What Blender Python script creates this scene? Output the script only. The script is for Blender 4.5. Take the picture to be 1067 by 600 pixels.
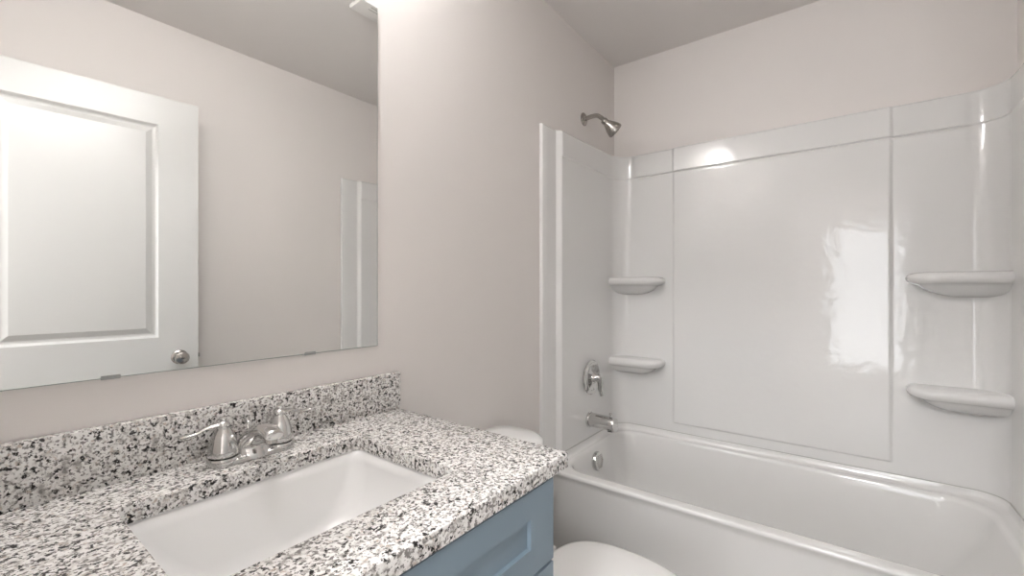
import bpy, bmesh, math, random
from mathutils import Vector, Matrix
S = bpy.context.scene
for o in list(bpy.data.objects): bpy.data.objects.remove(o, do_unlink=True)
C = S.collection
R = math.radians
PI = math.pi

# ------------------------------------------------------------------ camera, world, exposure
cam = bpy.data.cameras.new('camera'); camo = bpy.data.objects.new('camera', cam); C.objects.link(camo)
camo.location = (0.0, -1.035, 1.19)
camo.rotation_euler = (R(90), 0, R(37.2 - 90))
cam.sensor_width = 36; cam.lens = 36 * 456 / 1067; cam.clip_start = 0.01
cam.shift_y = 0.001
S.camera = camo
w = bpy.data.worlds.new('world'); S.world = w; w.use_nodes = True
w.node_tree.nodes['Background'].inputs[0].default_value = (0.95, 0.97, 1.0, 1)
w.node_tree.nodes['Background'].inputs[1].default_value = 3.2
S.view_settings.view_transform = 'Standard'; S.view_settings.look = 'None'
S.view_settings.gamma = 1; S.view_settings.use_curve_mapping = False
S.view_settings.exposure = 1.2
SHADE_POWER = 17.5      # emission of the vanity light's glass shades
HALL_FILL_POWER = 60.0        # emission of the fill lamp added in the unseen hall
LAMP_COLOUR = (0.985, 0.99, 1.0)

# room dimensions
X0, X1, Y0, H = -0.06, 2.318, -1.524, 2.44     # west face, east face, south face, ceiling
TX = 1.556                                      # front of the bathtub

# ------------------------------------------------------------------ materials
def mat(name, col, rough=.5, metal=0., spec=.5, coat=0., emit=None, es=0.):
    m = bpy.data.materials.new(name); m.use_nodes = True
    b = m.node_tree.nodes['Principled BSDF']
    b.inputs['Base Color'].default_value = (*col, 1); b.inputs['Roughness'].default_value = rough
    b.inputs['Metallic'].default_value = metal; b.inputs['Specular IOR Level'].default_value = spec
    b.inputs['Coat Weight'].default_value = coat; b.inputs['Coat Roughness'].default_value = .05
    if emit: b.inputs['Emission Color'].default_value = (*emit, 1); b.inputs['Emission Strength'].default_value = es
    return m
def bump(m, scale, strength, dist=.002, detail=2.):
    nt = m.node_tree; b = nt.nodes['Principled BSDF']
    tc = nt.nodes.new('ShaderNodeTexCoord'); n = nt.nodes.new('ShaderNodeTexNoise'); bp = nt.nodes.new('ShaderNodeBump')
    n.inputs['Scale'].default_value = scale; n.inputs['Detail'].default_value = detail
    bp.inputs['Strength'].default_value = strength; bp.inputs['Distance'].default_value = dist
    nt.links.new(tc.outputs['Object'], n.inputs['Vector']); nt.links.new(n.outputs['Fac'], bp.inputs['Height'])
    nt.links.new(bp.outputs['Normal'], b.inputs['Normal'])
    return m
M = {}
M['paint'] = bump(mat('wall_paint', (.83, .79, .762), .6, spec=.3), 260, .12, .0006)
M['ceil'] = bump(mat('ceiling_paint', (.83, .795, .77), .85, spec=.2), 160, .2, .001)
M['trim'] = mat('white_trim_paint', (.80, .79, .765), .3)
M['door'] = mat('white_door_paint', (.66, .66, .645), .28)
M['acrylic'] = bump(mat('white_acrylic', (.80, .792, .778), .07, coat=.2), 14, .02, .004, 1.)
M['panel'] = bump(mat('white_acrylic_rippled', (.80, .792, .778), .07, coat=.2), 24, .24, .004, 1.5)
M['tub'] = mat('white_tub_acrylic', (.80, .79, .772), .11, coat=.25)
M['china'] = mat('white_vitreous_china', (.88, .875, .865), .22, coat=.3)
M['seat'] = mat('white_seat_plastic', (.84, .83, .81), .25)
M['blue'] = mat('slate_blue_cabinet_paint', (.235, .31, .37), .42)
M['bluein'] = mat('cabinet_interior_board', (.12, .15, .18), .6)
M['chrome'] = mat('polished_chrome', (.64, .635, .625), .06, 1.)
M['nickel'] = mat('brushed_nickel', (.42, .40, .375), .27, 1.)
M['satin'] = mat('satin_steel', (.52, .50, .48), .22, 1.)
M['clip'] = mat('clear_plastic_clip', (.36, .36, .355), .3)
M['dark'] = mat('dark_gap', (.02, .02, .02), .6)
M['mirror'] = mat('mirror_silver', (.90, .905, .895), .0, 1.)
M['mirroredge'] = mat('mirror_edge_glass', (.34, .39, .37), .15)
M['grille'] = mat('white_grille_plastic', (.82, .80, .77), .4)
M['shade'] = mat('lit_glass_shade', (.9, .9, .88), .3, emit=LAMP_COLOUR, es=SHADE_POWER)
M['lamp'] = mat('hall_fill_diffuser', (.9, .9, .88), .3, emit=LAMP_COLOUR, es=HALL_FILL_POWER)
M['caulk'] = mat('grey_joint_caulk', (.50, .49, .46), .6)

def granite():
    m = bpy.data.materials.new('speckled_granite'); m.use_nodes = True
    nt = m.node_tree; N = nt.nodes; L = nt.links; b = N['Principled BSDF']
    tc = N.new('ShaderNodeTexCoord')
    def noise(scale, detail, off, rough=.55):
        mp = N.new('ShaderNodeMapping'); mp.inputs['Location'].default_value = off
        n = N.new('ShaderNodeTexNoise'); n.inputs['Scale'].default_value = scale
        n.inputs['Detail'].default_value = detail; n.inputs['Roughness'].default_value = rough
        L.new(tc.outputs['Object'], mp.inputs['Vector']); L.new(mp.outputs['Vector'], n.inputs['Vector'])
        return n.outputs['Fac']
    def ramp(fac, stops):
        r = N.new('ShaderNodeValToRGB'); e = r.color_ramp.elements
        e[0].position, e[0].color = stops[0][0], (*stops[0][1], 1)
        e[1].position, e[1].color = stops[1][0], (*stops[1][1], 1)
        for p, c in stops[2:]:
            k = e.new(p); k.color = (*c, 1)
        L.new(fac, r.inputs['Fac']); return r.outputs['Color']
    def mix(f, a, bb):
        x = N.new('ShaderNodeMix'); x.data_type = 'RGBA'
        L.new(f, x.inputs[0]); L.new(a, x.inputs[6]); L.new(bb, x.inputs[7]); return x.outputs[2]
    base = ramp(noise(95, 3, (1, 2, 3)), [(.34, (.42, .395, .375)), (.45, (.76, .74, .715)), (.54, (.88, .865, .845))])
    warm = ramp(noise(120, 2, (5, 1, 7)), [(.62, (0, 0, 0)), (.70, (1, 1, 1))])
    wc = N.new('ShaderNodeRGB'); wc.outputs[0].default_value = (.56, .48, .42, 1)
    c1 = mix(warm, base, wc.outputs[0])
    gm = ramp(noise(190, 3, (9, 4, 2)), [(.53, (0, 0, 0)), (.59, (1, 1, 1))])
    gc = N.new('ShaderNodeRGB'); gc.outputs[0].default_value = (.25, .236, .225, 1)
    c2 = mix(gm, c1, gc.outputs[0])
    bm_ = ramp(noise(120, 3, (3, 8, 5), .6), [(.578, (0, 0, 0)), (.615, (1, 1, 1))])
    bc = N.new('ShaderNodeRGB'); bc.outputs[0].default_value = (.03, .028, .027, 1)
    c3 = mix(bm_, c2, bc.outputs[0])
    L.new(c3, b.inputs['Base Color'])
    b.inputs['Roughness'].default_value = .2; b.inputs['Specular IOR Level'].default_value = .5
    return m
M['granite'] = granite()

def floor_mat():
    m = mat('grey_vinyl_planks', (.3, .28, .26), .4); nt = m.node_tree
    tc = nt.nodes.new('ShaderNodeTexCoord'); br = nt.nodes.new('ShaderNodeTexBrick')
    br.inputs['Color1'].default_value = (.36, .33, .30, 1); br.inputs['Color2'].default_value = (.29, .265, .245, 1)
    br.inputs['Mortar'].default_value = (.12, .11, .10, 1); br.inputs['Scale'].default_value = 1
    br.inputs['Mortar Size'].default_value = .003; br.inputs['Brick Width'].default_value = 1.2; br.inputs['Row Height'].default_value = .18
    nt.links.new(tc.outputs['Object'], br.inputs['Vector']); nt.links.new(br.outputs['Color'], nt.nodes['Principled BSDF'].inputs['Base Color'])
    return m
M['floor'] = floor_mat()

# ------------------------------------------------------------------ mesh helpers (all in world coordinates)
def box(bm, x0, x1, y0, y1, z0, z1, bev=0., seg=2):
    r = bmesh.ops.create_cube(bm, size=1.)
    for v in r['verts']:
        v.co = Vector(((x0 + x1) / 2 + v.co.x * (x1 - x0), (y0 + y1) / 2 + v.co.y * (y1 - y0), (z0 + z1) / 2 + v.co.z * (z1 - z0)))
    if bev:
        es = {e for v in r['verts'] for e in v.link_edges}
        bmesh.ops.bevel(bm, geom=list(es), offset=bev, segments=seg, affect='EDGES', profile=.5)
    return bm
def NB(): return bmesh.new()
def loft(bm, rings, cap0=True, cap1=True, closed=True):
    vs = [[bm.verts.new(p) for p in r] for r in rings]
    n = len(vs[0])
    for a, b in zip(vs, vs[1:]):
        for i in range(n if closed else n - 1):
            j = (i + 1) % n
            bm.faces.new((a[i], a[j], b[j], b[i]))
    if cap0: bm.faces.new(list(reversed(vs[0])))
    if cap1: bm.faces.new(vs[-1])
    return vs
def rrect(x0, x1, y0, y1, r, z, k=8):
    """rounded rectangle ring, counter-clockwise; z a number or f(x, y)"""
    r = max(1e-4, min(r, (x1 - x0) / 2 - 1e-4, (y1 - y0) / 2 - 1e-4)); out = []
    for cx, cy, a in ((x1 - r, y1 - r, 0), (x0 + r, y1 - r, 90), (x0 + r, y0 + r, 180), (x1 - r, y0 + r, 270)):
        for i in range(k + 1):
            t = R(a + 90 * i / k); x, y = cx + r * math.cos(t), cy + r * math.sin(t)
            out.append((x, y, z(x, y) if callable(z) else z))
    return out
def circle_ring(c, u, v, r, n=32, r2=None):
    c, u, v = Vector(c), Vector(u), Vector(v); r2 = r if r2 is None else r2
    return [c + u * (r * math.cos(2 * PI * i / n)) + v * (r2 * math.sin(2 * PI * i / n)) for i in range(n)]
def lathe(bm, origin, axis, prof, n=32):
    """prof: list of (distance along axis, radius)"""
    a = Vector(axis).normalized(); u = a.orthogonal().normalized(); v = a.cross(u)
    rings = [circle_ring(Vector(origin) + a * d, u, v, max(r, 1e-4), n) for d, r in prof]
    loft(bm, rings); return bm
def tube(bm, pts, rads, n=16, flat=1.):
    """tube along points; flat squeezes the vertical of the section"""
    pts = [Vector(p) for p in pts]
    if not isinstance(rads, (list, tuple)): rads = [rads] * len(pts)
    rings = []; pu = None
    for i, p in enumerate(pts):
        t = (pts[min(i + 1, len(pts) - 1)] - pts[max(i - 1, 0)]).normalized()
        if pu is None:
            pu = t.cross(Vector((0, 0, 1)))
            if pu.length < 1e-3: pu = Vector((1, 0, 0))
        u = (pu - t * pu.dot(t)).normalized(); v = t.cross(u); pu = u
        rings.append(circle_ring(p, u, v, rads[i], n, rads[i] * flat))
    loft(bm, rings); return bm
def curve(pts, n=24):
    """Catmull-Rom through points"""
    P = [Vector(p) for p in pts]; P = [2 * P[0] - P[1]] + P + [2 * P[-1] - P[-2]]; out = []
    for i in range(1, len(P) - 2):
        m = max(2, n // (len(P) - 3))
        for k in range(m):
            t = k / m; a, b, c, d = P[i - 1:i + 3]
            out.append(.5 * ((2 * b) + (c - a) * t + (2 * a - 5 * b + 4 * c - d) * t * t + (3 * b - a - 3 * c + d) * t ** 3))
    out.append(P[-2]); return out
def smooth(t): t = min(1, max(0, t)); return t * t * (3 - 2 * t)
ROOT = {}
def obj(name, bm, m, parent=None, sharp=32, local=False, label=None):
    if parent is not None and not local:
        bmesh.ops.translate(bm, verts=bm.verts, vec=-ROOT[parent.name])
    bmesh.ops.recalc_face_normals(bm, faces=bm.faces)
    for f in bm.faces: f.smooth = True
    for e in bm.edges:
        if len(e.link_faces) == 2 and e.calc_face_angle(0) > R(sharp): e.smooth = False
    me = bpy.data.meshes.new(name); bm.to_mesh(me); bm.free(); me.materials.append(M[m] if isinstance(m, str) else m)
    o = bpy.data.objects.new(name, me); C.objects.link(o)
    if parent is not None:
        o.parent = parent; ROOT[o.name] = ROOT[parent.name]
    else: ROOT[o.name] = Vector((0, 0, 0))
    if label: o['label'] = label
    return o
def thing(name, label, cat, loc, rotz=0, group=None, kind=None):
    o = bpy.data.objects.new(name, None); C.objects.link(o); o.location = loc; o.rotation_euler = (0, 0, rotz)
    o.empty_display_size = .05; o['label'] = label; o['category'] = cat; ROOT[o.name] = Vector(loc)
    if group: o['group'] = group
    if kind: o['kind'] = kind
    return o
def struct(name, bm, m, label=None, cat=None):
    o = obj(name, bm, m); o['kind'] = 'structure'
    if label: o['label'] = label; o['category'] = cat
    return o

# ------------------------------------------------------------------ room shell
DY0, DY1, DH = -1.425, -0.66, 2.05      # doorway in the west wall
WT = .12                                # wall thickness
HX = -2.3; HY0, HY1 = -2.2, .7           # hall
struct('floor', box(NB(), X0 - WT, X1 + WT, Y0 - WT, WT, -.1, 0), 'floor', 'grey plank floor of the bathroom', 'floor')
struct('ceiling', box(NB(), X0 - WT, X1 + WT, Y0 - WT, WT, H, H + .1), 'ceil', 'plain painted bathroom ceiling', 'ceiling')
struct('wall_north', box(NB(), X0 - WT, X1 + WT, 0, WT, 0, H), 'paint', 'greige painted wall behind the vanity, toilet and shower head', 'wall')
struct('wall_east', box(NB(), X1, X1 + WT, Y0, 0, 0, H), 'paint', 'greige painted wall along the long side of the bathtub', 'wall')
struct('wall_south', box(NB(), X0 - WT, X1 + WT, Y0 - WT, Y0, 0, H), 'paint', 'greige painted wall behind the open door', 'wall')
b = NB(); box(b, X0 - WT, X0, Y0, DY0, 0, H); box(b, X0 - WT, X0, DY1, 0, 0, H); box(b, X0 - WT, X0, DY0, DY1, DH, H)
struct('wall_west', b, 'paint', 'greige painted wall with the doorway', 'wall')
b = NB()
for xx in (X0, X0 - WT - .014):
    box(b, xx, xx + .014, DY0 - .06, DY0 - .004, 0, DH + .06, .003); box(b, xx, xx + .014, DY1 + .004, DY1 + .06, 0, DH + .06, .003)
    box(b, xx, xx + .014, DY0 - .004, DY1 + .004, DH + .004, DH + .06, .003)
struct('trim_1', b, 'trim', 'white casing around the doorway', 'trim')
# baseboards
def bboard(name, x0, x1, y0, y1, label):
    struct(name, box(NB(), x0, x1, y0, y1, 0, .083, .003), 'trim', label, 'baseboard')
bboard('baseboard_north', .77, TX - .003, -.013, -.0005, 'white baseboard behind the toilet')
bboard('baseboard_south', X0 + .015, TX - .003, Y0 + .0005, Y0 + .013, 'white baseboard behind the open door')
# hall beyond the doorway
struct('floor_hall', box(NB(), HX - WT, X0 - WT, HY0, HY1, -.1, 0), 'floor', 'plank floor of the hall outside the doorway', 'floor')
struct('ceiling_hall', box(NB(), HX - WT, X0 - WT, HY0, HY1, H, H + .1), 'ceil', 'ceiling of the hall outside the doorway', 'ceiling')
struct('wall_hall_north', box(NB(), HX - WT, X0 - WT, HY1, HY1 + WT, 0, H), 'paint', 'north wall of the hall', 'wall')
struct('wall_hall_south', box(NB(), HX - WT, X0 - WT, HY0 - WT, HY0, 0, H), 'paint', 'south wall of the hall', 'wall')
b = NB(); box(b, X0 - WT, X0 - WT + .1, Y0 - WT - .6, Y0 - WT, 0, H); box(b, X0 - WT, X0 - WT + .1, WT, HY1, 0, H)
struct('wall_hall_east', b, 'paint', 'hall wall beside the bathroom', 'wall')
WY0, WY1, WZ0, WZ1 = -1.62, -.87, .20, 1.98     # hall window
b = NB(); box(b, HX - WT, HX, HY0, WY0, 0, H); box(b, HX - WT, HX, WY1, HY1, 0, H); box(b, HX - WT, HX, WY0, WY1, 0, WZ0); box(b, HX - WT, HX, WY0, WY1, WZ1, H)
struct('wall_hall_west', b, 'paint', 'hall wall with the tall window', 'wall')
wi = thing('window_1', 'tall white framed window in the hall', 'window', (HX - .06, (WY0 + WY1) / 2, WZ0), kind='structure')
b = NB(); f = .04
box(b, HX - .09, HX - .03, WY0 + .001, WY0 + f, WZ0 + .001, WZ1 - .001, .004); box(b, HX - .09, HX - .03, WY1 - f, WY1 - .001, WZ0 + .001, WZ1 - .001, .004)
box(b, HX - .09, HX - .03, WY0 + f, WY1 - f, WZ0 + .001, WZ0 + f, .004); box(b, HX - .09, HX - .03, WY0 + f, WY1 - f, WZ1 - f, WZ1 - .001, .004)
obj('window_frame', b, 'trim', wi)
gl = bpy.data.materials.new('window_glass'); gl.use_nodes = True; nt = gl.node_tree
tr = nt.nodes.new('ShaderNodeBsdfTransparent'); gs = nt.nodes.new('ShaderNodeBsdfGlossy'); gs.inputs['Roughness'].default_value = 0
mx = nt.nodes.new('ShaderNodeMixShader'); mx.inputs[0].default_value = .06
nt.links.new(tr.outputs[0], mx.inputs[1]); nt.links.new(gs.outputs[0], mx.inputs[2]); nt.links.new(mx.outputs[0], nt.nodes['Material Output'].inputs[0])
obj('pane', box(NB(), HX - .063, HX - .057, WY0 + f, WY1 - f, WZ0 + f, WZ1 - f), gl, wi)
hl = thing('added_hall_fill_lamp', 'round flush fill lamp added on the unseen hall ceiling', 'lamp', (-1.1, -1.0, H))  # invented lamp, added to fill the bathroom with light through the doorway
obj('base', lathe(NB(), (-1.1, -1.0, H - .001), (0, 0, -1), [(0, .10), (0, .19), (.02, .19), (.022, .18)], 40), 'trim', hl)
obj('diffuser', lathe(NB(), (-1.1, -1.0, H - .023), (0, 0, -1), [(0, .175), (.025, .17), (.045, .14), (.058, .08), (.06, .0)], 40), 'lamp', hl)

# ------------------------------------------------------------------ open door, seen in the mirror (local coords: hinge at origin, leaf along +x, face at +y)
dr = thing('door_1', 'white moulded panel door standing open, seen in the mirror', 'door', (-.022, -1.438, 0), R(3.9), kind='structure')
DW, DT, DZ0, DZ1 = .760, .035, .012, 2.032
def door_leaf():
    bm = NB(); panels = [(.142, .615, .978, 1.908), (.142, .615, .19, .79)]
    xs = [0, .142, .615, DW]; zs = [DZ0, .19, .79, .978, 1.908, DZ1]
    for side in (0, 1):
        yb = DT if side == 0 else 0.; sg = -1 if side == 0 else 1
        for i in range(3):
            for k in range(5):
                q = [(xs[i], zs[k]), (xs[i + 1], zs[k]), (xs[i + 1], zs[k + 1]), (xs[i], zs[k + 1])]
                if i == 1 and k in (1, 3):
                    loops = []
                    for ins, dep in ((0, 0), (.010, .011), (.016, .0125), (.020, .0125), (.042, .0015), (.045, .0012)):
                        loops.append([(xs[1] + ins, yb + sg * dep, zs[k] + ins), (xs[2] - ins, yb + sg * dep, zs[k] + ins),
                                      (xs[2] - ins, yb + sg * dep, zs[k + 1] - ins), (xs[1] + ins, yb + sg * dep, zs[k + 1] - ins)])
                    loft(bm, loops, False, True)
                else: bm.faces.new([bm.verts.new((x, yb, z)) for x, z in q])
    for q in (((0, 0), (0, DT)), ((DW, 0), (DW, DT))):
        bm.faces.new([bm.verts.new(p) for p in ((q[0][0], q[0][1], DZ0), (q[1][0], q[1][1], DZ0), (q[1][0], q[1][1], DZ1), (q[0][0], q[0][1], DZ1))])
    for z in (DZ0, DZ1):
        bm.faces.new([bm.verts.new(p) for p in ((0, 0, z), (DW, 0, z), (DW, DT, z), (0, DT, z))])
    bmesh.ops.remove_doubles(bm, verts=bm.verts, dist=1e-5); return bm
obj('door_leaf', door_leaf(), 'door', dr, sharp=12, local=True)
KX, KZ = .690, .885
for side in (1, -1):
    yk = DT if side > 0 else 0
    kn = obj('door_knob', lathe(NB(), (KX, yk + side * .0215, KZ), (0, side, 0), [(-.012, .011), (.004, .011), (.010, .016), (.018, .0255), (.027, .0275), (.034, .024), (.039, .014), (.040, .0)]), 'satin', dr, local=True)
    obj('rose', lathe(NB(), (KX, yk + side * .0005, KZ), (0, side, 0), [(0, .032), (.004, .0315), (.008, .026), (.011, .013), (.012, .0)]), 'satin', kn, local=True)
    obj('key_slot', box(NB(), KX - .006, KX + .006, yk + side * .0615 - .0012, yk + side * .0615 + .0012, KZ - .002, KZ + .002, .0005), 'dark', kn, local=True)
obj('latch', box(NB(), DW, DW + .009, .009, .026, KZ - .009, KZ + .009, .003), 'satin', dr, local=True)
obj('latch_plate', box(NB(), DW - .001, DW + .0015, .006, .029, KZ - .028, KZ + .028), 'satin', dr, local=True)
for hz in (.2, 1.02, 1.84):
    obj('hinge', lathe(NB(), (-.006, DT + .002, hz), (0, 0, 1), [(0, .006), (.09, .006)], 12), 'satin', dr, local=True)

# ------------------------------------------------------------------ bathtub
def ztop(front, back):
    return lambda x, y: front + (back - front) * smooth((x - 1.585) / .06)
b = NB(); e = .0015
W0, W1, V0, V1 = TX, X1 - e, Y0 + e, -e
YI0, YI1 = -1.445, -.080
rings = [rrect(TX + .020, W1, V0, V1, .004, .0),
         rrect(TX + .016, W1, V0, V1, .004, .20),
         rrect(TX + .010, W1, V0, V1, .004, .395),
         rrect(TX + .007, W1, V0, V1, .006, .410),
         rrect(TX + .003, W1, V0, V1, .006, .418),
         rrect(TX + .0005, W1, V0, V1, .006, ztop(.4235, .43)),
         rrect(TX + .0015, W1, V0, V1, .006, ztop(.4295, .455)),
         rrect(TX + .005, W1, V0, V1, .006, ztop(.4335, .4615)),
         rrect(TX + .010, X1 - .041, Y0 + .041, -.041, .082, ztop(.4345, .4615)),
         rrect(TX + .0115, X1 - .043, Y0 + .043, -.043, .082, ztop(.4347, .452)),
         rrect(TX + .014, X1 - .047, Y0 + .046, -.046, .082, ztop(.4349, .440)),
         rrect(TX + .018, X1 - .050, Y0 + .050, -.048, .085, ztop(.435, .4365)),
         rrect(TX + .043, X1 - .068, Y0 + .070, -.062, .10, .435),
         rrect(TX + .047, X1 - .072, Y0 + .074, -.065, .11, .4347),
         rrect(TX + .052, X1 - .076, Y0 + .080, -.069, .115, .4335),
         rrect(TX + .057, X1 - .080, Y0 + .087, -.073, .12, .429),
         rrect(TX + .062, X1 - .083, Y0 + .094, -.077, .125, .418),
         rrect(TX + .080, X1 - .088, Y0 + .110, -.082, .13, .36),
         rrect(TX + .092, X1 - .100, Y0 + .190, -.096, .12, .24),
         rrect(TX + .105, X1 - .112, Y0 + .265, -.112, .125, .14),
         rrect(TX + .120, X1 - .128, Y0 + .310, -.130, .125, .095),
         rrect(TX + .150, X1 - .158, Y0 + .350, -.160, .12, .068),
         rrect(TX + .200, X1 - .208, Y0 + .400, -.210, .10, .060)]
loft(b, rings)
tub = thing('bathtub', 'white alcove bathtub with a plain apron along the far wall', 'bathtub', (1.94, -.762, 0))
obj('tub_shell', b, 'tub', tub, sharp=50)
b = lathe(NB(), (1.925, -.0805, .362), (0, -1, .115), [(0, .044), (.012, .045), (.019, .042), (.023, .034), (.024, .0)])
ov = obj('overflow_plate', b, 'chrome', tub, label='round chrome overflow plate pierced with small holes')
b = NB()
for i in range(-4, 5):
    for k in range(-4, 5):
        dx, dz = (i + .5 * (k % 2)) * .0100, k * .0090
        if dx * dx + dz * dz < .031 ** 2:
            lathe(b, (1.925 + dx, -.0805 - .0226 + dz * .115, .362 + dz + .0226 * .115), (0, -1, .115), [(0, .0026), (.0022, .0026)], 8)
obj('overflow_holes', b, 'nickel', ov)
obj('tub_drain', lathe(NB(), (1.94, -.30, .0602), (0, 0, 1), [(0, .032), (.002, .032), (.004, .026), (.003, .02), (.003, .0)]), 'chrome', tub)

# ------------------------------------------------------------------ tub surround: one continuous moulded profile in three panels and four corner shelves
ZB, ZT, ZL = .4635, 1.908, 1.790
TH, FR = .038, .085
def band(z):       # upper band stands a little proud and leans back
    if z <= ZL - .006: return 0.
    if z <= ZL: return .0105 * smooth((z - ZL + .006) / .006)
    k = (z - ZL) / (ZT - ZL)
    return .0105 - .0030 * k - (.006 * smooth((k - .93) / .07))
def end_t(x, z):
    s = smooth((x - 1.662) / .022)
    return .016 + (TH - .016) * s + .35 * band(z) * s - (.004 * smooth((z - ZT + .006) / .006))
CY0, CY1 = -1.165, -.334
def back_t(y, z):
    a = smooth((y - CY0) / .016) * smooth((CY1 - y) / .016) * smooth((z - .505) / .010)
    lean = 0. if z > ZL - .006 else .004 * max(0., (z - 1.62) / .164) ** 2 - .004 * smooth((z - ZL + .014) / .008)
    return TH + band(z) + .009 * a + lean
def prof(z):
    n = []; T = TH + .35 * band(z)
    xs = [TX, TX + .0005, TX + .002, TX + .004, 1.60, 1.64] + [1.660 + .002 * i for i in range(14)] + [1.75, 1.85, 1.95, 2.05, 2.15]
    for i, x in enumerate(xs):
        t = end_t(x, z)
        if i == 0: t = .0
        if i == 1: t -= .0035
        if i == 2: t -= .0008
        n.append((x, -t, x, 0))
    cx, cy = X1 - T - FR, -(T + FR)
    F = 14
    for i in range(F + 1):
        a = R(90 - 90 * i / F); x, y = cx + FR * math.cos(a), cy + FR * math.sin(a)
        if i * 2 < F: bx, by = x + (X1 - x) * smooth(i * 2 / F), 0
        else: bx, by = X1, y * smooth((i * 2 - F) / F)
        n.append((x, y, bx, by))
    ys = [-.13, -.14, -.155, -.17, -.22, -.29, -.322, -.328] + [CY1 + .002 - .002 * i for i in range(9)] + [-.3505, -.352, -.355, -.36, -.45, -.55, -.65, -.762]
    for y in ys: n.append((X1 - back_t(y, z) + .65 * band(z) * (1 - smooth((-.105 - y) / .06)), y, X1, y))
    full = n + [(x, Y0 - y, bx, Y0 - by) for x, y, bx, by in reversed(n[:-1])]
    return full, len(xs)
zs = [ZB, ZB + .004, .49] + [.503 + .002 * i for i in range(8)] + [.520, .524, .53, .6, .8, 1.0, 1.2, 1.4, 1.6, 1.62, 1.65, 1.68, 1.70, 1.72, 1.74, 1.755, 1.77] + [ZL - .014 + .001 * i for i in range(16)] + [1.82, 1.85, 1.88] + [1.897 + .0011 * i for i in range(11)]
rows = [prof(z) for z in zs]; nx = rows[0][1]; tot = len(rows[0][0])
def panel(i0, i1):
    bm = NB(); E = .0012
    def bp(p): return (min(p[2], X1 - E), max(min(p[3], -E), Y0 + E))
    def zz(p, z): return z - .013 * smooth((2.25 - p[0]) / .6) * smooth((z - 1.7) / .2)
    F = [[bm.verts.new((min(r[0][i][0], X1 - E), max(min(r[0][i][1], -E), Y0 + E), zz(r[0][i], z))) for i in range(i0, i1)] for r, z in zip(rows, zs)]
    B = [[bm.verts.new((*bp(r[0][i]), zz(r[0][i], z))) for i in range(i0, i1)] for r, z in zip(rows, zs)]
    n = i1 - i0
    for k in range(len(zs) - 1):
        for i in range(n - 1):
            bm.faces.new((F[k][i], F[k][i + 1], F[k + 1][i + 1], F[k + 1][i])); bm.faces.new((B[k][i], B[k + 1][i], B[k + 1][i + 1], B[k][i + 1]))
        for i in (0, n - 1): bm.faces.new((F[k][i], F[k + 1][i], B[k + 1][i], B[k][i]))
    for k in (0, -1):
        for i in range(n - 1): bm.faces.new((F[k][i], F[k][i + 1], B[k][i + 1], B[k][i]))
    bmesh.ops.remove_doubles(bm, verts=bm.verts, dist=1e-6)
    return bm
sur = thing('tub_surround', 'glossy white moulded tub surround with corner shelves above the bathtub', 'tub surround', (1.94, -.762, ZB))
SP = nx + 3
obj('end_panel', panel(0, SP), 'acrylic', sur, sharp=60, label='plumbing end panel of the surround')
obj('back_panel', panel(SP - 1, tot - SP + 1), 'panel', sur, sharp=60, label='long back panel with a raised centre field')
obj('end_panel', panel(tot - SP, tot), 'acrylic', sur, sharp=60, label='end panel by the right edge of the photograph')
# joint line between tub and surround
P0 = rows[0][0]
def bead():
    bm = NB(); ring = []
    for x, y, bx, by in P0[3:-3]:
        d = Vector((x - bx, y - by)); d = d.normalized() if d.length > 1e-6 else Vector((0, 0))
        q = Vector((x, y)); a, c = q + d * .0010, q - d * .004
        ring.append([(a.x, a.y, ZB - .0018), (a.x, a.y, ZB + .0012), (c.x, c.y, ZB + .0012), (c.x, c.y, ZB - .0018)])
    loft(bm, ring); return bm
obj('caulk_bead', bead(), 'caulk', sur, label='thin grey joint line between surround and bathtub')
def shelf(zt, south):
    """corner shelf: rounded lip and a tapering belly; outline in plan from the end panel to the back panel"""
    bm = NB(); T = TH + .002
    def outline(L, P, r, ins=0.):       # L along the back wall from the corner, P out from the back wall
        pts = []; xw, yw = X1 - .012, -.012
        pts.append((xw, yw)); pts.append((X1 - T - P, yw))
        xo, yo = X1 - T - P, -(T + L)
        pts.append((xo, yw - .05)); pts.append((xo, (yw + yo) / 2)) 
        for i in range(11):
            a = R(180 + 90 * i / 10); rr = r
            pts.append((xo + rr + rr * math.cos(a), yo + rr * .9 + rr * .9 * math.sin(a)))
        pts.append((xw, yo)); pts.append((xw, (yw + yo) / 2))
        return pts
    lv = [(0, .232, .092, .060), (.003, .246, .103, .064), (.009, .256, .110, .066), (.018, .260, .113, .067), (.028, .259, .112, .067), (.037, .252, .106, .065), (.043, .240, .096, .062),
          (.046, .224, .085, .058), (.055, .214, .078, .055), (.070, .196, .062, .048), (.082, .170, .040, .032), (.089, .140, .018, .014), (.092, .115, .004, .0035)]
    rg = []
    for dz, L, P, r in lv:
        rg.append([(x, (y if not south else Y0 - y), zt - dz) for x, y in outline(L, P, r)])
    loft(bm, rg); return bm
for south in (False, True):
    for zt in (1.252, .828):
        obj('shelf', shelf(zt, south), 'acrylic', sur, sharp=50)

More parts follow.
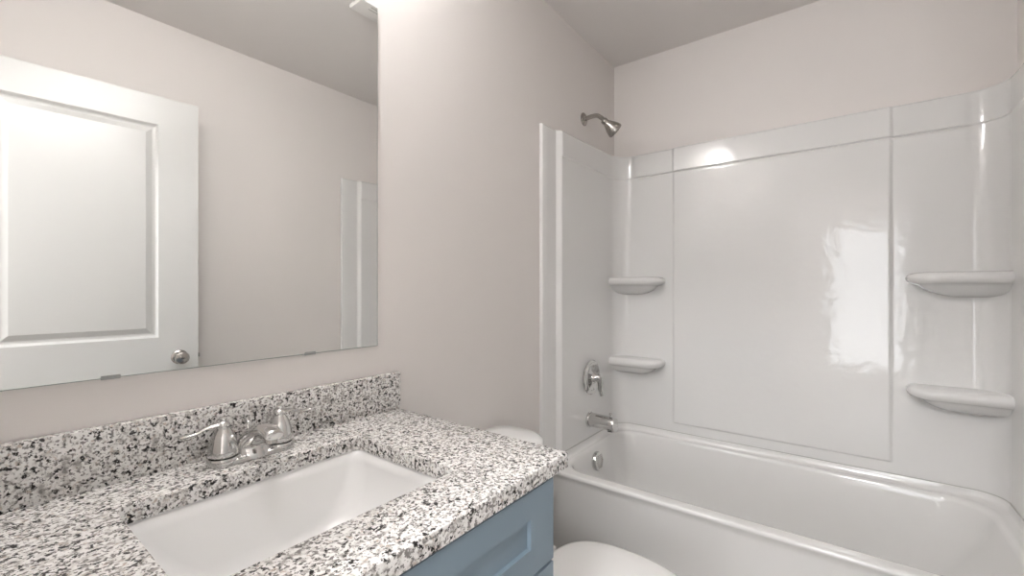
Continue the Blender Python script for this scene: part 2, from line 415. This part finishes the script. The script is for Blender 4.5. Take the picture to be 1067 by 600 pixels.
# ------------------------------------------------------------------ chrome tub fittings
VX = 1.958
sv = thing('shower_valve', 'round chrome shower valve with a lever on the tub end panel', 'shower valve', (VX, -TH, .755))
y0 = -TH - .0015
esc = obj('escutcheon', lathe(NB(), (VX, y0, .755), (0, -1, 0), [(0, .084), (.003, .085), (.007, .081), (.0095, .070), (.010, .064), (.013, .060), (.0135, .046), (.016, .038), (.018, .0)], 48), 'chrome', sv)
hd = obj('hub', lathe(NB(), (VX, y0 - .015, .755), (0, -1, 0), [(0, .030), (.006, .028), (.014, .022), (.028, .0195), (.036, .0165), (.039, .0)]), 'chrome', sv)
b = tube(NB(), curve([(VX, y0 - .036, .762), (VX + .001, y0 - .046, .748), (VX + .002, y0 - .050, .722), (VX + .003, y0 - .050, .694), (VX + .004, y0 - .055, .670)]), [.0185 - .0004 * i for i in range(25)], 16)
obj('lever', b, 'chrome', sv)
for dz in (.055, -.055):
    obj('screw', lathe(NB(), (VX, y0 - .010, .755 + dz), (0, -1, 0), [(0, .006), (.004, .005), (.0045, .0)], 14), 'satin', sv)
ts = thing('tub_spout', 'chrome tub spout with a diverter knob below the shower valve', 'tub spout', (VX - .018, -TH, .552))
SX, SZ = VX - .018, .552
obj('wall_flange', lathe(NB(), (SX, y0, SZ), (0, -1, 0), [(0, .038), (.006, .0385), (.010, .036)]), 'chrome', ts)
rg = []
for d, rx, rz, dz in ((.008, .0335, .0335, 0), (.03, .0335, .0335, 0), (.07, .033, .033, -.001), (.105, .033, .033, -.003), (.124, .033, .0335, -.0045), (.133, .0325, .0335, -.0055), (.1365, .0305, .0315, -.0055), (.1375, .026, .027, -.0055)):
    rg.append(circle_ring((SX, y0 - d, SZ + dz), (1, 0, 0), (0, 0, 1), rx, 28, rz))
b = NB(); loft(b, rg); obj('spout_body', b, 'chrome', ts)
obj('diverter_knob', lathe(NB(), (SX, y0 - .112, SZ + .026), (0, 0, 1), [(0, .004), (.012, .004), (.013, .008), (.020, .008), (.022, .006), (.0225, 0)], 16), 'chrome', ts)
obj('outlet', lathe(NB(), (SX, y0 - .112, SZ - .0345), (0, 0, -1), [(0, .017), (.0035, .016), (.004, .0)], 20), 'dark', ts)

AX = 1.953; AZ = 2.035
sh = thing('shower_fixture', 'brushed metal shower head on a bent arm high on the wall', 'shower head', (AX, 0, AZ))
obj('wall_flange', lathe(NB(), (AX, -.001, AZ), (0, -1, 0), [(0, .032), (.003, .032), (.008, .026), (.012, .016), (.013, .0)]), 'nickel', sh)
ap = curve([(AX, -.006, AZ), (AX, -.045, AZ + .004), (AX, -.075, AZ + .001), (AX, -.098, AZ - .016), (AX, -.112, AZ - .032)])
obj('shower_arm', tube(NB(), ap, .0105, 18), 'nickel', sh)
ax = Vector((.60, -.53, -.60))
hdv = obj('shower_head', lathe(NB(), (AX, -.105, AZ - .026), ax, [(0, .010), (.002, .0155), (.010, .0165), (.018, .0155), (.024, .0165), (.036, .023), (.052, .031), (.066, .036), (.076, .0385), (.082, .0385), (.086, .036), (.087, .030), (.085, .0)], 40), 'nickel', sh)
b = NB(); u = ax.normalized().orthogonal().normalized(); v = ax.normalized().cross(u); fc = Vector((AX, -.105, AZ - .026)) + ax.normalized() * .0852
for ring, cnt in ((.009, 6), (.018, 11), (.026, 15)):
    for i in range(cnt):
        a = 2 * PI * i / cnt; lathe(b, fc + u * (ring * math.cos(a)) + v * (ring * math.sin(a)), ax, [(0, .0015), (.003, .0012)], 6)
obj('nozzles', b, 'dark', hdv)

# ------------------------------------------------------------------ vanity cabinet
CX0, CX1, CF, CZ = X0 + .006, .745, -.552, .8195     # cabinet sides, front, top
vc = thing('vanity_cabinet', 'slate blue shaker vanity cabinet under the granite countertop', 'cabinet', ((CX0 + CX1) / 2, -.28, 0))
b = NB()
box(b, CX0, CX0 + .018, CF, -.002, 0, CZ); box(b, CX1 - .018, CX1, CF, -.002, 0, CZ)
box(b, CX0 + .018, CX1 - .018, CF + .05, -.002, .09, .108); box(b, CX0 + .018, CX1 - .018, -.02, -.002, .108, CZ)
box(b, CX0 + .018, CX1 - .018, CF, CF + .018, .785, CZ); box(b, CX0 + .018, CX1 - .018, CF, CF + .018, .635, .665); box(b, CX0 + .018, CX1 - .018, CF, CF + .018, .09, .12)
obj('carcass', b, 'blue', vc)
obj('toe_kick', box(NB(), CX0 + .018, CX1 - .018, CF + .06, CF + .075, 0, .09), 'blue', vc)
def shaker(x0, x1, z0, z1, rail, stile):
    """five piece front with a recessed flat panel"""
    bm = NB(); yb, yf = CF - .0015, CF - .0215
    xs_ = [x0, x0 + stile, x1 - stile, x1]; zs_ = [z0, z0 + rail, z1 - rail, z1]
    for i in range(3):
        for k in range(3):
            if i == 1 and k == 1:
                q = lambda ins, y: [(xs_[1] + ins, y, zs_[1] + ins), (xs_[2] - ins, y, zs_[1] + ins), (xs_[2] - ins, y, zs_[2] - ins), (xs_[1] + ins, y, zs_[2] - ins)]
                loft(bm, [q(0, yf), q(.0006, yf + .0075), q(.0008, yf + .008)], False, True)
            else:
                bm.faces.new([bm.verts.new(p) for p in ((xs_[i], yf, zs_[k]), (xs_[i + 1], yf, zs_[k]), (xs_[i + 1], yf, zs_[k + 1]), (xs_[i], yf, zs_[k + 1]))])
    o = [(x0, z0), (x1, z0), (x1, z1), (x0, z1)]
    for a in range(4):
        (xa, za), (xb, zb) = o[a], o[(a + 1) % 4]
        bm.faces.new([bm.verts.new(p) for p in ((xa, yf, za), (xb, yf, zb), (xb, yb, zb), (xa, yb, za))])
    bm.faces.new([bm.verts.new((x, yb, z)) for x, z in o])
    bmesh.ops.remove_doubles(bm, verts=bm.verts, dist=1e-5); return bm
obj('drawer_front', shaker(CX0 + .001, CX1 - .001, .6555, .815, .052, .078), 'blue', vc, sharp=20, label='long blue drawer front with a recessed panel')
xm = (CX0 + CX1) / 2
obj('door', shaker(CX0 + .001, xm - .0015, .095, .6490, .06, .06), 'blue', vc, sharp=20)
obj('door', shaker(xm + .0015, CX1 - .001, .095, .6490, .06, .06), 'blue', vc, sharp=20)

# ------------------------------------------------------------------ granite countertop with a sink cut-out, and its backsplash
KX0, KX1, KF, KB, KZ0, KZ1 = X0 + .0015, .803, -.577, -.0015, .820, .850
OX0, OX1, OY0, OY1 = .168, .592, -.452, -.137       # sink opening
ct = thing('countertop', 'speckled white, grey and black granite countertop on the blue vanity', 'countertop', ((KX0 + KX1) / 2, -.29, KZ0))
def slab():
    bm = NB(); k = 8
    def outer(ins, z): return rrect(KX0 + (ins if False else 0), KX1 - ins, KF + ins, KB, .010, z, k)
    def inner(ins, z): return rrect(OX0 - ins, OX1 + ins, OY0 - ins, OY1 + ins, .016 + ins, z, k)
    rings = [inner(0, KZ0), outer(0, KZ0), outer(0, KZ1 - .004), outer(.0012, KZ1 - .0012), outer(.004, KZ1), inner(.003, KZ1), inner(.0008, KZ1 - .001), inner(0, KZ1 - .003), inner(0, KZ0)]
    loft(bm, rings, False, False); bmesh.ops.remove_doubles(bm, verts=bm.verts, dist=1e-6); return bm
obj('slab', slab(), 'granite', ct)
obj('backsplash', box(NB(), KX0, KX1 + .004, -.0215, -.0015, KZ1, KZ1 + .1025, .002), 'granite', ct, label='upright granite backsplash strip against the wall')

# ------------------------------------------------------------------ undermount sink
sk = thing('sink', 'white rectangular undermount sink set in the granite countertop', 'sink', (.38, -.295, .66))
b = NB(); z = KZ0 - .0008
rings = [rrect(OX0 - .022, OX1 + .022, OY0 - .022, OY1 + .022, .03, z - .012), rrect(OX0 - .022, OX1 + .022, OY0 - .022, OY1 + .022, .03, z),
         rrect(OX0 - .003, OX1 + .003, OY0 - .003, OY1 + .003, .022, z), rrect(OX0 - .001, OX1 + .001, OY0 - .001, OY1 + .001, .024, z - .004)]
D = .145
for t in (.05, .12, .2, .3, .4, .5, .6, .7, .8, .88, .94, .98, 1.):
    zz = z - .004 - (D - .004) * t
    sl = .006 + .105 * t ** 2.1; ss = .004 + .048 * t + (.035 * smooth((t - .8) / .2))
    rings.append(rrect(OX0 + sl, OX1 - sl, OY0 + ss, OY1 - ss, .028 + .03 * t, zz))
inner = rings
rings = inner + [rrect(.34, .42, -.335, -.255, .039, z - D - .003)]
loft(b, rings, False, True)
# underside shell
und = [rrect(OX0 - .022, OX1 + .022, OY0 - .022, OY1 + .022, .03, z - .012), rrect(OX0 - .008, OX1 + .008, OY0 - .008, OY1 + .008, .03, z - .016)]
for t in (.3, .6, .85, 1.):
    sl = -.006 + .095 * t ** 2.1; ss = -.008 + .02 * t; und.append(rrect(OX0 + sl, OX1 - sl, OY0 + ss, OY1 - ss, .03, z - .016 - D * t))
loft(b, und, False, True)
bmesh.ops.remove_doubles(b, verts=b.verts, dist=1e-6)
obj('basin', b, 'china', sk, sharp=50)
obj('drain', lathe(NB(), (.38, -.300, z - D - .0028), (0, 0, 1), [(0, .030), (.002, .030), (.003, .025), (.001, .020), (.004, .018), (.006, .0)]), 'chrome', sk)

# ------------------------------------------------------------------ faucet
FX, FY, FZ = .392, -.072, KZ1 + .0005
fa = thing('faucet', 'chrome two handle faucet on the countertop behind the sink', 'faucet', (FX, FY, KZ1))
b = NB()
def stad(hx, hy, z): return rrect(FX - hx, FX + hx, FY - hy, FY + hy, hy - .0005, z, 10)
loft(b, [stad(.082, .0285, FZ), stad(.082, .0285, FZ + .003), stad(.0808, .0265, FZ + .0085), stad(.0785, .0235, FZ + .0105), stad(.074, .019, FZ + .011)])
obj('base_plate', b, 'chrome', fa)
for sx in (-1, 1):
    hx = FX + sx * .0535
    ho = obj('handle', lathe(NB(), (hx, FY, FZ + .0155), (0, 0, 1), [(-.012, .0288), (-.005, .0286), (-.001, .0275), (.0, .0255), (.0004, .0215), (.0022, .0215), (.0023, .0255), (.004, .0262), (.010, .0258), (.020, .0242), (.030, .0220), (.040, .0192), (.047, .0160), (.052, .0125), (.055, .0112), (.058, .0118), (.062, .0114), (.065, .0095), (.067, .0062), (.069, .0058), (.072, .0068), (.075, .0055), (.0765, .0)], 36), 'chrome', fa)
    pts = curve([(hx - sx * .004, FY, FZ + .074), (hx + sx * .012, FY + .001, FZ + .0765), (hx + sx * .028, FY + .003, FZ + .074), (hx + sx * .044, FY + .005, FZ + .0675), (hx + sx * .062, FY + .007, FZ + .066), (hx + sx * .071, FY + .007, FZ + .0675)], 30)
    n = len(pts); rad = [.0100 - .0045 * smooth(i / n * 1.6) + .0026 * smooth((i / n - .55) / .35) - (.004 if i == n - 1 else 0) for i in range(n)]
    obj('lever', tube(NB(), pts, rad, 16, .5), 'chrome', ho)
# spout: flares from a wide foot between the handles and rises to a lip over the basin
rg = []
for d, zc, hw, hh, til in ((-.001, .0005, .036, .0300, 90), (-.001, .008, .0355, .0292, 90), (.000, .0155, .0345, .0265, 89), (.001, .022, .0335, .0245, 84), (-.002, .031, .031, .0215, 72), (-.012, .041, .027, .0195, 54), (-.027, .0515, .0225, .0175, 32), (-.045, .0590, .0190, .0155, 16), (-.064, .0625, .0178, .0130, 4), (-.080, .0625, .0172, .0115, -6), (-.092, .0605, .0170, .0105, -12), (-.0955, .0598, .0165, .0100, -13), (-.0968, .0595, .015, .0088, -14)):
    a = R(til); up = Vector((0, math.sin(a), math.cos(a)))
    rg.append(circle_ring((FX, FY + d, FZ + zc), (1, 0, 0), up, hw, 28, hh))
b = NB(); loft(b, rg)
sp_ = obj('spout', b, 'chrome', fa, sharp=60)
obj('aerator', lathe(NB(), (FX, FY - .082, FZ + .053), (0, -.18, -1), [(0, .0105), (.011, .0105), (.0115, .007), (.009, .0)], 20), 'satin', sp_)
lr = obj('lift_rod', lathe(NB(), (FX, FY + .024, FZ + .012), (0, 0, 1), [(0, .002), (.050, .002), (.052, .0045), (.058, .005), (.061, .003), (.062, .0)], 14), 'chrome', fa)

# ------------------------------------------------------------------ wall mirror and its clips
mi = thing('wall_mirror', 'large frameless wall mirror above the granite backsplash', 'mirror', (.361, 0, 1.033))
MX0, MX1, MZ0, MZ1 = -.021, .7415, 1.033, 1.968
b = NB(); box(b, MX0, MX1, -.0042, -.0008, MZ0, MZ1)
mo = obj('mirror_glass', b, 'mirroredge', mi)
b = NB(); q = .0012
b.faces.new([b.verts.new(p) for p in ((MX0 + q, -.0067, MZ0 + q), (MX1 - q, -.0067, MZ0 + q), (MX1 - q, -.0067, MZ1 - q), (MX0 + q, -.0067, MZ1 - q))])
b2 = NB(); box(b2, MX0 + q, MX1 - q, -.0045, -.0043, MZ0 + q, MZ1 - q); b.free()
obj('silvered_face', b2, 'mirror', mi)
for cx in (.187, .549):
    b = NB(); box(b, cx - .013, cx + .013, -.0058, -.0047, MZ0 - .002, MZ0 + .005, .0003); box(b, cx - .013, cx + .013, -.0050, -.0008, MZ0 - .002, MZ0 - .0005, .0003)
    obj('clip', b, 'clip', mi)
for cx in (.06, .36):
    b = NB(); box(b, cx - .013, cx + .013, -.0058, -.0047, MZ1 - .007, MZ1 + .003, .0004); box(b, cx - .013, cx + .013, -.0050, -.0008, MZ1 + .001, MZ1 + .003, .0004)
    obj('clip', b, 'clip', mi)

# ------------------------------------------------------------------ toilet
TCX = 1.058
to = thing('toilet', 'white two piece toilet with its lid down between vanity and bathtub', 'toilet', (TCX, -.42, 0))
def egg(hw, yb, yf, z, n=48, sq=2.4, ym=None):
    """egg outline: squarish rear yb, rounded front yf"""
    ym = (yb + yf) / 2 + .04 if ym is None else ym; out = []
    for i in range(n):
        a = 2 * PI * i / n; c, s = math.cos(a), math.sin(a)
        p = sq if s > 0 else 2.0
        x = hw * (abs(c) ** (2 / p)) * (1 if c >= 0 else -1)
        y = (yb - ym) * (abs(s) ** (2 / p)) if s >= 0 else -(ym - yf) * (abs(s) ** (2 / p))
        out.append((TCX + x, ym + y, z))
    return out
def nar(r): return [(TCX + (x - TCX) * (1 - .42 * smooth((y + .48) / .16)), y, z) for x, y, z in r]
b = NB()
loft(b, [egg(.115, -.13, -.66, 0), egg(.115, -.13, -.66, .02), egg(.105, -.14, -.63, .06), egg(.098, -.14, -.60, .14), egg(.105, -.14, -.62, .20), egg(.135, -.12, -.69, .28), nar(egg(.165, -.09, -.755, .335)),
         nar(egg(.178, -.06, -.785, .362)), nar(egg(.180, -.05, -.79, .374)), nar(egg(.176, -.055, -.785, .380)), egg(.13, -.36, -.74, .380, ym=-.55), egg(.12, -.37, -.73, .36, ym=-.55), egg(.09, -.40, -.66, .27, ym=-.53), egg(.04, -.45, -.55, .20, ym=-.50)])
obj('bowl', b, 'china', to, sharp=50)
b = NB()
LB, LF = -.347, -.805
loft(b, [egg(.183, LB, LF, .3805), egg(.186, LB, LF - .002, .385), egg(.186, LB, LF - .002, .394), egg(.183, LB, LF, .398), egg(.13, LB - .07, LF + .06, .398, ym=-.56), egg(.125, LB - .075, LF + .065, .394, ym=-.56), egg(.125, LB - .075, LF + .065, .3805, ym=-.56)], False, False)
v0 = None
obj('seat', b, 'seat', to, sharp=50)
b = NB()
loft(b, [egg(.184, LB, LF, .3995, sq=2.75), egg(.187, LB, LF - .003, .404, sq=2.75), egg(.187, LB, LF - .003, .411, sq=2.75), egg(.182, LB - .004, LF + .001, .4165, sq=2.75), egg(.17, LB - .013, LF + .012, .4195, sq=2.75), egg(.13, LB - .04, LF + .05, .4225, sq=2.75), egg(.07, LB - .1, LF + .12, .424, sq=2.6)])
obj('seat_lid', b, 'seat', to, sharp=50)
for sx in (-.075, .075):
    obj('hinge_cap', box(NB(), TCX + sx - .022, TCX + sx + .022, -.332, -.292, .3805, .403, .007, 3), 'seat', to)
b = NB(); TW = .197
def tankring(hw, yb, yf, z, bow=.03, r=.05):
    return [(x, y - bow * (1 - ((x - TCX) / hw) ** 2) * smooth((yb - y) / (yb - yf)), z) for x, y, z in rrect(TCX - hw, TCX + hw, yf, yb, r, z, 10)]
loft(b, [tankring(.175, -.03, -.185, .381), tankring(.188, -.022, -.195, .40), tankring(.207, -.016, -.202, .52), tankring(.217, -.014, -.206, .655)])
obj('tank', b, 'china', to, sharp=50)
b = NB()
loft(b, [tankring(.224, -.010, -.214, .6555, r=.075), tankring(.231, -.007, -.221, .660, r=.08), tankring(.233, -.006, -.223, .672, r=.082), tankring(.229, -.009, -.220, .684, r=.08), tankring(.214, -.022, -.206, .691, r=.07), tankring(.16, -.06, -.165, .694, r=.045)])
obj('tank_lid', b, 'china', to, sharp=50)
fl = obj('flush_lever', tube(NB(), curve([(TCX - .14, -.222, .615), (TCX - .14, -.240, .615), (TCX - .125, -.248, .613), (TCX - .075, -.250, .606)]), [.007] * 25, 12), 'chrome', to)

# ------------------------------------------------------------------ ceiling exhaust fan, its corner seen at the top of the mirror
fan = thing('exhaust_fan', 'white ceiling exhaust fan grille, its corner seen at the top of the mirror', 'exhaust fan', (1.23, -.57, H))
b = NB(); box(b, 1.095, 1.365, -.702, -.432, H - .020, H - .0008, .006)
fg = obj('grille_frame', b, 'grille', fan)
b = NB()
for i in range(9): box(b, 1.150, 1.310, -.641 + .018 * i, -.636 + .018 * i, H - .0208, H - .0195)
obj('slots', b, 'caulk', fg)

# ------------------------------------------------------------------ vanity light over the mirror (just above the frame)
VLX, VLZ = .361, 2.245
vl = thing('vanity_light', 'three shade vanity light on the wall above the mirror', 'light fixture', (VLX, 0, VLZ))
obj('back_plate', box(NB(), VLX - .26, VLX + .26, -.026, -.001, VLZ - .045, VLZ + .045, .006), 'nickel', vl)
for dx in (-.2, 0, .2):
    ar = obj('arm', tube(NB(), curve([(VLX + dx, -.02, VLZ), (VLX + dx, -.07, VLZ - .012), (VLX + dx, -.15, VLZ - .008), (VLX + dx, -.165, VLZ + .018)]), .007, 12), 'nickel', vl)
    obj('lamp_shade', lathe(NB(), (VLX + dx, -.165, VLZ + .012), (0, 0, 1), [(0, .022), (.012, .030), (.05, .045), (.09, .053), (.125, .060), (.126, .055), (.124, .0)], 24), 'shade', ar)
